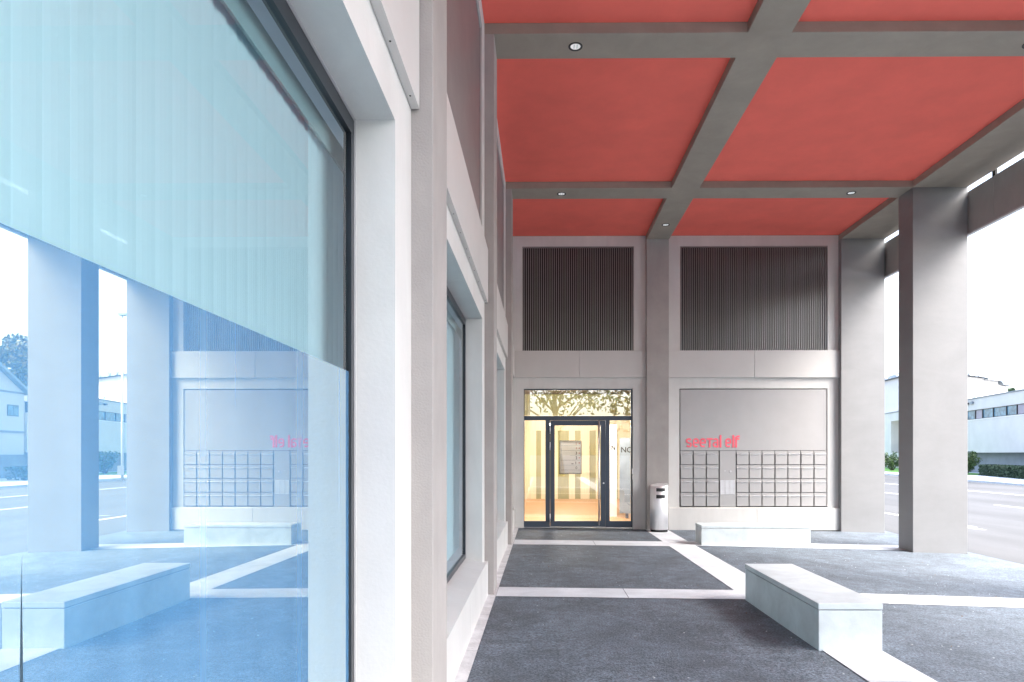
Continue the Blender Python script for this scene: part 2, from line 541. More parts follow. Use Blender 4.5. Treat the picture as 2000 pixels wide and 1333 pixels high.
# upright blinds behind the panes
def blinds(oa, ob, label):
    t = empty("vertical_blind", (-0.945, (oa + ob) / 2, 0.5), label, "blind", "vertical blinds behind the street windows")
    h = MB()
    h.box(-0.995, -0.915, oa + 0.06, ob + 0.5, 2.895, 2.95)
    h.box(-0.915, -0.905, oa + 0.06, ob + 0.5, 2.85, 2.95)
    h.build("headrail", M['rail'], t)
    n = int((ob - oa + 0.42) / 0.0725)
    me = None
    for i in range(n):
        y = oa + 0.09 + 0.0725 * i
        if me is None:
            v = MB()
            m = 6
            A = [(0.0445 * (2 * k / m - 1), 0.006 * (1 - (2 * k / m - 1) ** 2)) for k in range(m + 1)]
            for k in range(m):
                v.quad((A[k][1], A[k][0], 0), (A[k + 1][1], A[k + 1][0], 0), (A[k + 1][1], A[k + 1][0], 2.385), (A[k][1], A[k][0], 2.385))
            o = v.build("vane", M['vane'], None, smooth=True)
            me = o.data
        else:
            o = bpy.data.objects.new("vane", me)
            col.objects.link(o)
        o.parent = t
        o.location = (0, y - (oa + ob) / 2, 0.0)
        o.rotation_euler = (0, 0, R(-13 + random.uniform(-3, 3)))
blinds(-0.2, 2.865, "pale cyan vertical blind behind the nearest window with the blue film")
blinds(4.05, 7.07, "pale vertical blind behind the second window, past the first pilaster")
blinds(8.18, 11.34, "pale vertical blind behind the third window, nearest the entrance")

# office behind the windows
k = MB()
k.box(-5.2, -5.0, -1.0, 14.5, -0.4, 0.6); k.box(-5.2, -5.0, -1.0, 14.5, 2.95, 3.4)  # rear wall left open midway, an added opening to light the blinds
k.box(-5.0, -0.9, -1.0, -0.9, -0.4, 3.4)
k.box(-5.0, -0.93, 14.3, 14.5, -0.4, 3.4)
k.box(-5.0, -0.93, -0.9, 14.3, 3.2, 3.4)
k.box(-5.0, -0.93, -0.9, 14.3, -0.3, -0.1)
structure(k.build("office_room_wall", M['inwhite']))

# ------------------------------------------------------------------ entrance wall at the end
YW, YB, YP = 14.53, 14.472, 14.39
ew = empty("entrance_wall", (3.0, 14.6, -0.1), "pale end wall holding the glazed door, two dark louvres and two projecting bands", "wall")
p = MB(); p.box(2.267, 2.747, YP, 14.9, -0.4, 6.2); p.build("pilaster", M['plaster'], ew, bevel=0.006)
DX0, DX1, DZ0, DZ1 = -0.391, 1.988, -0.05, 2.985
LX0, LX1 = -0.424, 2.01
MX0, MX1, MZ0, MZ1 = 3.002, 6.216, 0.400, 2.985
s = MB()
Y2 = 14.9
s.box(-0.632, DX0, YW, Y2, -0.4, Z_B1)
s.box(DX1, 2.267, YW, Y2, -0.4, Z_B1)
s.box(DX0, DX1, YW, Y2, DZ1, Z_B1)
s.box(-0.632, LX0, YW, Y2, Z_B1, ZT); s.box(LX1, 2.267, YW, Y2, Z_B1, ZT); s.box(LX0, LX1, YW, Y2, 6.09, ZT)
s.box(2.747, MX0, YW, Y2, -0.08, Z_B1); s.box(MX1, 6.455, YW, Y2, -0.08, Z_B1)
s.box(MX0, MX1, YW, Y2, MZ1, Z_B1); s.box(MX0, MX1, YW, Y2, -0.08, MZ0)
s.box(2.747, 3.013, YW, Y2, Z_B1, ZT); s.box(6.225, 6.455, YW, Y2, Z_B1, ZT); s.box(3.013, 6.225, YW, Y2, 6.09, ZT)
s.build("surround", M['surround'], ew)
for x0, x1 in ((LX0, LX1), (3.013, 6.225)):
    k = MB(); k.box(x0, x1, 14.66, 14.88, Z_B1, 6.09); k.build("louvre_back", M['dark'], ew)
    k = MB(); fins(k, 'x', x0 + 0.018, x1 - 0.018, Z_B1 + 0.001, 6.07, YW + 0.02, 1)
    k.box(x0, x0 + 0.018, YW + 0.012, 14.60, Z_B1, 6.09); k.box(x1 - 0.018, x1, YW + 0.012, 14.60, Z_B1, 6.09)
    k.box(x0 + 0.018, x1 - 0.018, YW + 0.012, 14.60, 6.07, 6.09)
    k.build("louvre", M['louvre'], ew)
for x0, x1, jx in ((-0.603, 2.262, 0.816), (2.752, 6.475, 4.615)):
    k = MB()
    k.box(x0, jx - 0.003, YB, YW - 0.002, 3.219, 3.805)
    k.box(jx + 0.003, x1, YB, YW - 0.002, 3.219, 3.805)
    k.build("band_panel", M['band'], ew, bevel=0.003)
k = MB()
k.box(2.752, 4.667, YB, YW - 0.002, -0.095, 0.385); k.box(4.673, 6.475, YB, YW - 0.002, -0.095, 0.385)
k.build("plinth_panel", M['surround'], ew, bevel=0.003)
k = MB()
k.box(2.75, 7.2, 14.9, 15.1, -0.6, 6.5); k.box(-5, -0.632, 14.9, 15.1, -0.6, 6.5)
k.box(-0.632, 2.267, 14.9, 15.1, 3.4, 6.5)
k.box(7.0, 7.25, 15.1, 42, -0.6, 6.5)
k.build("rear_wall", M['dark'], ew)

# glazed door set
YD = 14.63
fb = lambda mb, x0, x1, z0, z1, y0=YD - 0.03, y1=YD + 0.04: mb.box(x0, x1, y0, y1, z0, z1)
ZR0, ZR1 = 2.298, 2.392         # rail under the fanlight
f = MB()
fb(f, DX0, DX1, ZR0, ZR1)
fb(f, DX0, DX0 + 0.012, DZ0, ZR0); fb(f, DX0, DX0 + 0.012, ZR1, DZ1); fb(f, DX1 - 0.03, DX1, DZ0, ZR0); fb(f, DX1 - 0.03, DX1, ZR1, DZ1)
fb(f, DX0 + 0.012, DX1 - 0.03, DZ1 - 0.025, DZ1)
fb(f, 0.085, 0.182, DZ0 + 0.005, ZR0); fb(f, 1.401, 1.490, DZ0 + 0.005, ZR0)
fb(f, DX0 + 0.012, 0.085, DZ0 + 0.005, 0.085); fb(f, 1.490, DX1 - 0.03, DZ0 + 0.005, 0.085)
dfr = f.build("door_frame", M['frame'], ew)
def pane(x0, x1, z0, z1, parent, y=YD, m='doorglass'):
    q = MB(); q.quad((x0, y, z0), (x1, y, z0), (x1, y, z1), (x0, y, z1))
    return q.build("pane", M[m], parent)
pane(DX0 + 0.012, DX1 - 0.03, ZR1, DZ1 - 0.025, dfr, YD, 'fanglass')
pane(DX0 + 0.012, 0.085, 0.085, ZR0, dfr)
pane(1.490, DX1 - 0.03, 0.085, ZR0, dfr)
l = MB()
y0, y1 = YD - 0.045, YD + 0.03
l.box(0.187, 0.285, y0, y1, DZ0 + 0.012, ZR0 - 0.006); l.box(1.295, 1.396, y0, y1, DZ0 + 0.012, ZR0 - 0.006)
l.box(0.285, 1.295, y0, y1, 2.185, ZR0 - 0.006); l.box(0.285, 1.295, y0, y1, DZ0 + 0.012, 0.088)
leaf = l.build("door", M['frame'], ew)
pane(0.285, 1.295, 0.088, 2.185, leaf, YD - 0.005)
h = MB()
h.tube([(1.250, YD - 0.115, 0.005), (1.250, YD - 0.115, 2.275)], 0.017, 14)
for zz in (0.12, 1.02, 2.16): h.tube([(1.250, YD - 0.115, zz), (1.250, YD - 0.04, zz)], 0.009, 8)
h.build("handle", M['steel'], leaf, smooth=True)
for z0, z1 in ((2.0, 2.18), (1.64, 1.82), (0.07, 0.25)):
    h = MB(); h.tube([(0.1845, YD - 0.055, z0), (0.1845, YD - 0.055, z1)], 0.011, 10); h.build("hinge", M['steel'], leaf, smooth=True)
h = MB(); h.tube([(1.355, YD - 0.046, 0.92), (1.355, YD - 0.060, 0.92)], 0.018, 14); h.build("lock", M['steel'], leaf)
h = MB(); h.box(DX1 - 0.02, DX1 + 0.002, YW - 0.035, YW - 0.003, 1.12, 1.24); h.box(DX1 - 0.012, DX1 + 0.002, YW - 0.02, YW - 0.003, 1.00, 1.09)
h.build("strike_plate", M['steel'], ew)

# ------------------------------------------------------------------ mailbox wall
mb_t = empty("mailbox_bank", (4.6, 14.56, 0.4), "grey wall panel with four rows of letterboxes and a bell plate", "mailboxes")
k = MB()
k.box(MX0 + 0.022, MX1 - 0.022, YW + 0.004, 14.62, 1.636, MZ1 - 0.022)
k.build("upper_panel", M['box'], mb_t)
k = MB()
k.box(MX0, MX1, 14.64, 14.86, MZ0, MZ1)
k.build("backing", M['gap'], mb_t)
PX = lambda px: MX0 + (px - 1327.0) / 289.0 * (MX1 - MX0)
colsx = [1328.8, 1354.4, 1379.6]
colsx2 = [1438.2, 1463.2, 1488.4, 1513.8, 1538.8, 1564.4, 1589.8]
rows = [1.625, 1.322, 1.020, 0.717]
W, H_ = 0.272, 0.297
proto = None
nbox = 0
def letterbox(x, ztop):
    global proto
    if proto is None:
        d = MB()
        d.box(0.007, W - 0.010, YW - 0.014, 14.63, -H_ + 0.006, -0.075)      # door
        d.box(0.0, W - 0.003, YW - 0.002, 14.63, -0.07, 0.0)                  # housing above the slot
        o = d.build("mailbox", M['box'], None)
        f_ = MB()
        f_.box(0.004, W - 0.008, YW - 0.012, YW - 0.003, -0.058, -0.024)
        f_.add([(0.004, YW - 0.004, -0.058), (W - 0.008, YW - 0.004, -0.058), (W - 0.008, YW - 0.024, -0.072), (0.004, YW - 0.024, -0.072),
                (0.004, YW - 0.003, -0.060), (W - 0.008, YW - 0.003, -0.060), (W - 0.008, YW - 0.022, -0.076), (0.004, YW - 0.022, -0.076)],
               [(0, 1, 2, 3), (7, 6, 5, 4), (0, 4, 5, 1), (3, 2, 6, 7), (0, 3, 7, 4), (1, 5, 6, 2)], 1)  # lip in a lighter tone, its highlight put into the colour
        f_.box(0.085, 0.225, YW - 0.0275, YW - 0.0245, -0.0745, -0.0645, 2)      # pale label strip, painted in as the white highlight on the lip
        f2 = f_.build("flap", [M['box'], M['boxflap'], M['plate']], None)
        f2.parent = o
        proto = o
    else:
        o = proto.copy(); col.objects.link(o)
        f2 = proto.children[0].copy(); col.objects.link(f2); f2.parent = o
    o.parent = mb_t
    o.location = Vector((x, 0, ztop)) - Vector(mb_t.location)
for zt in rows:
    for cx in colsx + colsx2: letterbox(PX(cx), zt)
k = MB()
ix0, ix1 = PX(1405.8), PX(1437.0)
k.box(ix0, ix1, YW - 0.004, 14.63, MZ0 + 0.012, 1.625)
k.tube([(PX(1427), YW - 0.004, 1.18), (PX(1427), YW - 0.016, 1.18)], 0.022, 14, 1)
k.tube([(PX(1416), YW - 0.004, 1.19), (PX(1416), YW - 0.007, 1.19)], 0.014, 12, 1)
ic = k.build("intercom", [M['box'], M['boxflap']], mb_t)
k = MB()
cw = (ix1 - ix0 - 0.03) / 3
for c in range(3):
    for r in range(12):
        x0 = ix0 + 0.012 + c * cw
        z1 = 0.985 - r * 0.0258
        k.box(x0, x0 + cw - 0.028, YW - 0.010, YW - 0.004, z1 - 0.020, z1)
        k.box(x0 + cw - 0.024, x0 + cw - 0.008, YW - 0.012, YW - 0.004, z1 - 0.020, z1)
k.build("name_plates", M['plate'], ic)

# coral lettering on the panel: s e e T a l   e l f
LT0 = 1.70
letters = MB()
def put(mb, body, size, x, z, y, depth, width, bold, mi=0, upright=True):
    vs, fs, w_ = text_mesh(body, size, depth, 1.0, bold)
    sx = width / w_ if width else 1.0
    zb = min(v[1] for v in vs)
    mb.add([(x + v[0] * sx, y - v[2], z + (v[1] - zb)) for v in vs], fs, mi)
def gx(px): return MX0 + (px - 1327.0) / 289.0 * (MX1 - MX0)
XH = 0.205
def ribbon(mb, pts, w, y0, y1):
    """A flat stroke of even width along pts (x, z), with mitred turns and real thickness."""
    P = [Vector((p[0], p[1])) for p in pts]
    Lf, Rt = [], []
    for i, p in enumerate(P):
        d0 = (p - P[i - 1]).normalized() if i > 0 else (P[1] - p).normalized()
        d1 = (P[i + 1] - p).normalized() if i < len(P) - 1 else d0
        n0, n1 = Vector((-d0.y, d0.x)), Vector((-d1.y, d1.x))
        m = (n0 + n1).normalized()
        k_ = (w / 2) / max(0.35, m.dot(n0))
        Lf.append(p + m * k_); Rt.append(p - m * k_)
    n = len(P)
    vs = [(q.x, y, q.y) for y in (y0, y1) for side in (Lf, Rt) for q in side]
    fs = []
    for i in range(n - 1):
        fs += [(i, i + 1, n + i + 1, n + i), (2 * n + i, 3 * n + i, 3 * n + i + 1, 2 * n + i + 1),
               (i, 2 * n + i, 2 * n + i + 1, i + 1), (n + i, n + i + 1, 3 * n + i + 1, 3 * n + i)]
    fs += [(0, n, 3 * n, 2 * n), (n - 1, 3 * n - 1, 4 * n - 1, 2 * n - 1)]
    mb.add(vs, fs)
def arc(cx, cz, rx, rz, a0, a1, n=7):
    return [(cx + rx * math.cos(R(a0 + (a1 - a0) * i / n)), cz + rz * math.sin(R(a0 + (a1 - a0) * i / n))) for i in range(n + 1)]
SW = 0.040
def glyph(ch, x0, x1, h):
    y0, y1 = YW - 0.004, YW + 0.003
    t = SW / 2
    xl, xr, zb, zt = x0 + t, x1 - t, LT0 + t, LT0 + h - t
    cx, cz, rx = (xl + xr) / 2, (zb + zt) / 2, (xr - xl) / 2
    c = rx * 0.85
    if ch == 'l':
        ribbon(letters, [(cx, LT0), (cx, LT0 + h)], SW * 1.02, y0, y1)
    elif ch == 'T':
        ribbon(letters, [(x0, zt), (x1, zt)], SW, y0, y1)
        ribbon(letters, [(cx, LT0), (cx, zt - t - 0.0005)], SW, y0, y1)
    elif ch == 'e':
        ribbon(letters, [(xl + t + 0.001, cz)] + [(xr, cz)] + arc(cx, zt - c, rx, c, 0, 180) + arc(cx, zb + c, rx, c, 180, 318), SW * 0.86, y0, y1)
    elif ch == 's':
        hz = (zt - zb) / 4
        ribbon(letters, arc(cx, zt - hz, rx, hz, 25, 270, 9) + arc(cx, zb + hz, rx, hz, 90, -155, 9)[1:], SW * 0.86, y0, y1)
    elif ch == 'a':
        ribbon(letters, arc(cx, zt - c, rx, c, 150, 0) + [(xr, LT0)], SW * 0.9, y0, y1)
        hz = (zt - zb) * 0.27
        ribbon(letters, [(xr - t - 0.001, zb + 2 * hz)] + arc(cx - 0.004, zb + hz, rx - 0.004, hz, 90, 270) + [(xr - t - 0.001, zb)], SW * 0.8, y0, y1)
    elif ch == 'f':
        ribbon(letters, [(xl + 0.004, LT0), (xl + 0.004, zt - 0.035)] + arc(xl + 0.044, zt - 0.035, 0.04, 0.035, 180, 80, 5) + [(x1, zt)], SW, y0, y1)
        ribbon(letters, [(xl + 0.004 + t + 0.001, LT0 + XH - t), (x1 - 0.004, LT0 + XH - t)], SW * 0.85, y0, y1)
for ch, a, b, hgt in (("s", 1339.2, 1351.8, XH), ("e", 1353.0, 1365.2, XH), ("e", 1366.6, 1379.2, XH), ("T", 1380.2, 1392.0, XH), ("a", 1391.6, 1403.6, XH),
                      ("l", 1405.0, 1409.6, 0.27), ("e", 1416.4, 1428.6, XH), ("l", 1430.0, 1434.6, 0.27), ("f", 1435.6, 1444.6, 0.262)):
    glyph(ch, gx(a), gx(b), hgt)
lo = letters.build("sign_lettering", M['letter'])
tag(lo, "coral red letters reading seetal elf above the mailboxes", "sign")

# ------------------------------------------------------------------ pillars
def pillar(x0, x1, y0, y1, label, ztop=6.2):
    t = empty("pillar", ((x0 + x1) / 2, (y0 + y1) / 2, gl(x0, y0)), label, "pillar", "square taupe pillars along the street edge of the arcade")
    p = MB(); p.box(x0, x1, y0, y1, gl(x1, y0) - 0.3, ztop)
    p.build("shaft", M['pillar'], t, bevel=0.006)
    p = MB(); p.box(x0 - 0.004, x1 + 0.004, y0 - 0.004, y1 + 0.004, gl(x1, y0) - 0.3, gl(x1, y0) + 0.004)
    p.build("foot_joint", M['dark'], t)
pillar(6.46, 7.41, 11.64, 12.11, "wide taupe pillar standing free in front of the street, nearer of the two in view")
pillar(6.45, 7.385, 14.39, 15.05, "taupe pillar at the end of the wall beside the mailboxes")
for y in (7.35, 3.22, -1.03):
    pillar(6.46, 7.41, y, y + 0.47, "taupe street pillar farther along the row toward the camera")

# ------------------------------------------------------------------ coffered ceiling
ce = empty("coffered_ceiling", (3.0, 5.0, 6.2), "taupe beam grid with red panels roofing the arcade", "ceiling")
xs = [-1.1, 2.27, 2.755, 6.46, 7.41]
fx = [0, 1, 0, 1]
ys = [-1.03, -0.56, 3.22, 3.69, 7.35, 7.82, 11.64, 12.12, 14.53, 15.1]
fy = [1, 0, 1, 0, 1, 0, 1, 0, 1]
ZB = 6.2
bm_ = MB()
vid = {}
def V(x, y, z):
    key = (round(x, 4), round(y, 4), round(z, 4))
    if key not in vid:
        vid[key] = len(bm_.v); bm_.v.append(key)
    return vid[key]
solid = lambda i, j: 0 <= i < len(fx) and 0 <= j < len(fy) and (fx[i] or fy[j])
for i in range(len(fx)):
    for j in range(len(fy)):
        if not solid(i, j): continue
        if j == len(fy) - 1 and not fx[i]: continue
        x0, x1, y0, y1 = xs[i], xs[i + 1], ys[j], ys[j + 1]
        Q = [(V(x0, y0, ZB), V(x1, y0, ZB), V(x1, y1, ZB), V(x0, y1, ZB))]
        for (di, dj, a, b) in ((-1, 0, (x0, y0), (x0, y1)), (1, 0, (x1, y0), (x1, y1)), (0, -1, (x0, y0), (x1, y0)), (0, 1, (x0, y1), (x1, y1))):
            if not solid(i + di, j + dj):
                Q.append((V(*a, ZB), V(*b, ZB), V(*b, 6.5), V(*a, 6.5)))
        bm_.f += [list(q) for q in Q]; bm_.mi += [0] * len(Q)
bo = bm_.build("beam_grid", M['beam'], ce, bevel=0.007)
for i in range(len(fx)):
    for j in range(len(fy)):
        if fx[i] or fy[j]: continue
        q = MB()
        q.box(xs[i] + 0.001, xs[i + 1] - 0.001, ys[j] + 0.001, ys[j + 1] - 0.001, 6.318, 6.36)
        q.build("red_panel", M['red'], ce)
q = MB()
q.box(-5.6, 7.41, -1.03, 42, 6.5, 9.0)  # unseen mass put in above the panels to block the sky
q.build("roof_slab", M['pillar'], ce)

# hanging fascia boards outside the edge beam
fa = empty("fascia", (7.46, 5.0, 5.4), "row of dark taupe boards hanging along the street edge below the edge beam", "fascia")
segs = [-1.0, 1.2, 3.45, 5.5, 7.58, 9.65, 11.0, 12.4, 14.9]
for a, b in zip(segs[:-1], segs[1:]):
    k = MB(); k.box(7.425, 7.475, a + 0.004, b - 0.004, 5.405, 6.128)
    k.build("board", M['fascia'], fa)
    k = MB(); k.box(7.414, 7.486, a + 0.004, b - 0.004, 5.375, 5.404); k.build("drip_edge", M['boxflap'], fa)
    k = MB(); k.box(7.432, 7.468, a - 0.03, a + 0.05, 6.129, 6.5); k.build("bracket", M['dark'], fa)

# recessed downlights
for (x, y, lab) in ((0.385, 7.585, "round downlight in the nearest cross beam, on its left part"), (5.535, 7.585, "round downlight in the nearest cross beam, cut by the right edge of view"),
                    (0.354, 11.88, "round downlight in the farther cross beam, toward the window wall"), (5.503, 11.88, "round downlight in the farther cross beam, beside the street pillar"),
                    (2.511, 13.5, "round downlight in the lengthwise beam in front of the end pilaster")):
    t = empty("downlight", (x, y, ZB), lab, "downlight", "round downlights recessed in the beams")
    r = MB()
    n = 28
    prof = [(0.082, ZB + 0.001), (0.080, ZB - 0.006), (0.062, ZB - 0.006), (0.056, ZB + 0.0005)]
    vs, fs = [], []
    for i, (rr, zz) in enumerate(prof):
        vs += [(x + rr * math.cos(2 * math.pi * k_ / n), y + rr * math.sin(2 * math.pi * k_ / n), zz) for k_ in range(n)]
    for i in range(len(prof) - 1):
        fs += [(i * n + k_, i * n + (k_ + 1) % n, (i + 1) * n + (k_ + 1) % n, (i + 1) * n + k_) for k_ in range(n)]
    r.add(vs, fs)
    r.build("trim_ring", M['ink'], t)
    d = MB()
    ring = lambda rr, zz: [(x + rr * math.cos(2 * math.pi * k_ / n), y + rr * math.sin(2 * math.pi * k_ / n), zz) for k_ in range(n)]
    d.add(ring(0.057, ZB - 0.0015), [tuple(range(n))])
    d.build("lens", M['lens'], t)
    d = MB()
    for dx in (-0.02, 0.014):
        d.box(x + dx, x + dx + 0.008, y - 0.04, y + 0.035, ZB - 0.004, ZB - 0.002)
    d.build("louvre_bar", M['rail'], t)

# ------------------------------------------------------------------ benches
def bench(name, x0, x1, y0, y1, ztop, label):
    t = empty(name, ((x0 + x1) / 2, (y0 + y1) / 2, gl((x0 + x1) / 2, (y0 + y1) / 2)), label, "bench", "pale concrete block benches")
    b = MB(); b.box(x0 + 0.004, x1 - 0.004, y0 + 0.004, y1 - 0.004, -0.5, ztop - 0.058)
    b.build("base", M['bench'], t, bevel=0.004)
    b = MB(); b.box(x0 + 0.012, x1 - 0.012, y0 + 0.012, y1 - 0.012, ztop - 0.058, ztop - 0.050)
    b.build("joint", M['plinth'], t)
    b = MB(); b.box(x0, x1, y0, y1, ztop - 0.050, ztop)
    b.build("seat_slab", M['bench'], t, bevel=0.006)
bench("bench", 2.212, 2.728, 5.34, 7.27, 0.365, "pale concrete bench lying lengthwise on the middle paving strip, nearest the camera")
bench("bench", 2.848, 4.795, 11.90, 12.38, 0.285, "pale concrete bench set crosswise in front of the mailboxes")

# ------------------------------------------------------------------ litter bin
bx, by = 2.487, 14.12
bz = gl(bx, by) + 0.006
bt = empty("litter_bin", (bx, by, bz), "round brushed steel litter bin with two dark slots beside the end pilaster", "litter bin")
n = 36
def cyl(mb, r, z0, z1f, mi=0, cap=True):
    lo_ = [(bx + r * math.cos(2 * math.pi * i / n), by + r * math.sin(2 * math.pi * i / n), z0) for i in range(n)]
    hi_ = [(p[0], p[1], z1f(p[0], p[1])) for p in lo_]
    fs = [(i, (i + 1) % n, n + (i + 1) % n, n + i) for i in range(n)]
    if cap: fs += [tuple(range(n, 2 * n)), tuple(reversed(range(n)))]
    mb.add(lo_ + hi_, fs, mi)
topz = lambda x, y: bz + 0.985 + 0.12 * (y - by) + 0.10 * (x - bx)
k = MB(); cyl(k, 0.188, bz + 0.05, topz)
ob = k.build("body", M['bin'], bt)
for p_ in ob.data.polygons: p_.use_smooth = len(p_.vertices) == 4
k = MB(); cyl(k, 0.178, bz - 0.02, lambda x, y: bz + 0.05); k.build("base_ring", M['dark'], bt)
for z0, z1, nm in ((0.855, 0.925, "slot"), (0.71, 0.785, "slot")):
    k = MB()
    a0, a1 = R(-118), R(-58)
    m = 10
    P = []
    for rr in (0.1895, 0.16):
        for i in range(m + 1):
            a = a0 + (a1 - a0) * i / m
            P.append((bx + rr * math.cos(a), by + rr * math.sin(a)))
    pts = P[:m + 1] + P[m + 1:][::-1]
    k.prism(pts, bz + z0, bz + z1)
    k.build(nm, M['ink'], bt)
    k = MB()
    for zz in (z0 - 0.004, z1):
        P = []
        for rr in (0.192, 0.18):
            for i in range(m + 1):
                a = a0 + (a1 - a0) * i / m
                P.append((bx + rr * math.cos(a), by + rr * math.sin(a)))
        k.prism(P[:m + 1] + P[m + 1:][::-1], bz + zz, bz + zz + 0.004)
    k.build("slot_rim", M['steel'], bt)

# ------------------------------------------------------------------ lobby behind the door
k = MB(); k.box(-0.9, 6.2, 14.9, 24.2, -0.14, -0.06); structure(k.build("lobby_floor", M['orange']))
k = MB(); k.box(-0.9, 6.2, 14.9, 24.2, 3.7, 3.8); structure(k.build("lobby_ceiling", M['lobceil']))
lw = MB()
lw.box(-0.9, 6.2, 24.0, 24.2, -0.06, 3.7)
structure(lw.build("lobby_wall", M['olive']))
lw = MB(); lw.box(-0.9, -0.75, 14.9, 24.0, -0.06, 3.7); structure(lw.build("lobby_wall", M['ochre']))
lw = MB(); lw.box(3.6, 3.8, 17.5, 24.0, -0.06, 3.7); lw.box(3.8, 6.2, 17.4, 17.6, -0.06, 3.7); structure(lw.build("lobby_wall", M['inwhite']))
slats = MB()
edges = [(-0.75, 0.02), (0.27, 0.42), (0.98, 1.02), (1.40, 1.52), (1.68, 1.98), (2.12, 2.22), (2.36, 2.50), (2.62, 3.6)]
for a, b in ((-0.75, -0.20), (-0.02, 0.13), (0.45, 0.58), (0.98, 1.20), (1.40, 1.72), (1.95, 2.02), (2.20, 2.30), (2.44, 2.60), (2.74, 3.6)):
    slats.box(a, b, 23.93, 24.0, -0.06, 2.4)
slats.box(-0.75, 3.6, 23.90, 24.0, 2.4, 2.95)
slats.box(-0.75, 3.6, 23.92, 24.0, 2.95, 3.7, 1)  # top band painted dark so the fanlight's reflection stays visible
so = slats.build("timber_boards", [M['ochre'], M['olive']])
tag(so, "light upright timber boards with olive gaps at the back of the lobby", "wall panelling")
def light_bar(x0, x1, y, z, lab, dark=False):
    k = MB(); k.box(x0, x1, y, y + 0.08, z - 0.05, z)
    o = k.build("lobby_light", M['tube'])
    tag(o, lab, "lamp")
light_bar(0.25, 0.95, 21.5, 2.55, "lit tube lamp hanging in the lobby, seen above the directory sign")
light_bar(-0.3, 2.0, 15.15, 3.30, "long unseen lamp added behind the door head to brighten the lobby")  # out of view, added only to raise the light in the lobby

# directory sign hung inside the door pane
yd = YD + 0.035
dt = empty("directory_sign", (0.62, yd, 1.13), "white floor directory with black numbers behind the door glass", "sign")
k = MB(); k.box(0.392, 0.880, yd, yd + 0.02, 1.118, 1.855)
k.f, k.mi = [], []
for q in ((0.392, 0.402, 1.118, 1.855), (0.866, 0.880, 1.118, 1.855), (0.402, 0.866, 1.118, 1.130), (0.402, 0.866, 1.845, 1.855)): k.box(q[0], q[1], yd - 0.006, yd + 0.014, q[2], q[3])
k.v = k.v[8:]; k.f = [[i - 8 for i in q] for q in k.f]
k.build("frame", M['ink'], dt)
k = MB(); k.box(0.402, 0.866, yd - 0.004, yd - 0.0005, 1.130, 1.845); k.build("board", M['paper'], dt)
k = MB()
rowsz = [1.79, 1.685, 1.577, 1.472, 1.362, 1.255]
for i, (ch, z) in enumerate(zip("543210", rowsz)):
    vs, fs, w_ = text_mesh(ch, 0.085, 0.002, 1.0, 0.002 if ch in "321" else 0.0)
    zb = min(v[1] for v in vs)
    k.add([(0.745 + v[0], yd - 0.006 - v[2], z - 0.03 + v[1] - zb) for v in vs], fs, 1 if ch in "54" else 0)
    k.box(0.425 if i != 2 else 0.62, 0.850, yd - 0.0055, yd - 0.0042, z - 0.052, z - 0.047, 0 if i in (1, 3, 5) else 2)
    if ch != "0":
        k.prism([(0.828 + 0.019 * math.cos(q * math.pi / 6), z + 0.014 * math.sin(q * math.pi / 6)) for q in range(12)], 0, 0.002, 1, Matrix(((1, 0, 0, 0), (0, 0, 1, yd - 0.0065), (0, 1, 0, 0), (0, 0, 0, 1))))
k.box(0.655, 0.70, yd - 0.0055, yd - 0.0042, 1.335, 1.35, 0)
k.build("numbers", [M['ink'], M['paleink'], M['rail']], dt)

# free-standing banner in the lobby, white post and letters
bn = empty("display_banner", (2.25, 16.8, -0.06), "tall grey printed banner on a foot inside the right side pane", "banner")
k = MB(); k.box(1.965, 2.62, 16.8, 16.83, 0.06, 1.965); k.build("panel", M['bannergrey'], bn)
k = MB(); k.box(2.12, 2.18, 16.74, 16.9, -0.06, 0.06); k.build("foot", M['ink'], bn)
k = MB()
vs, fs, w_ = text_mesh("NOV", 0.19, 0.003, 1.0, 0.004)
k.add([(2.0 + v[0] * 0.42 / w_, 16.797 - v[2], 1.60 + v[1]) for v in vs], fs)
k.build("lettering", M['ink'], bn)
k = MB(); k.box(1.72, 1.94, 17.2, 17.4, -0.06, 2.32)
vs, fs, w_ = text_mesh("N", 0.17, 0.003, 1.0, 0.006)
k.add([(1.80 + v[0] * 0.10 / w_, 17.197 - v[2], 1.66 + v[1]) for v in vs], fs, 1)
po = k.build("lobby_post", [M['white'], M['ink']])
tag(po, "slim white post with a thin black letter N inside the right side pane", "post")

# ------------------------------------------------------------------ across the street
def kx(Y): return 31.0 + (Y - 42.8) * 0.1244
k = MB()
for Y0, Y1 in ((-60, 0), (0, 30), (30, 60), (60, 90), (90, 130)):
    k.prism([(kx(Y0), Y0), (kx(Y0) + 0.3, Y0), (kx(Y1) + 0.3, Y1), (kx(Y1), Y1)], -0.6, -0.36)
structure(k.build("kerb", M['strip']))
k = MB()
for Y0, Y1 in ((-60, 0), (0, 30), (30, 60), (60, 90), (90, 130)):
    k.prism([(kx(Y0) - 0.55, Y0), (kx(Y0) - 0.45, Y0), (kx(Y1) - 0.45, Y1), (kx(Y1) - 0.55, Y1)], -0.5, -0.493)
structure(k.build("gutter", M['plinth']))
k = MB()
for Y0, Y1 in ((-60, 0), (0, 30), (30, 60), (60, 90), (90, 130)):
    k.prism([(kx(Y0) + 0.3, Y0), (kx(Y0) + 60, Y0), (kx(Y1) + 60, Y1), (kx(Y1) + 0.3, Y1)], -0.6, -0.365)
structure(k.build("sidewalk", M['strip']))
k = MB()
k.prism([(kx(61) + 2.6, 61), (kx(61) + 8, 61), (kx(104) + 12, 104), (kx(104) + 2.2, 104)], -0.4, -0.30)
structure(k.build("lawn", M['lawn']))
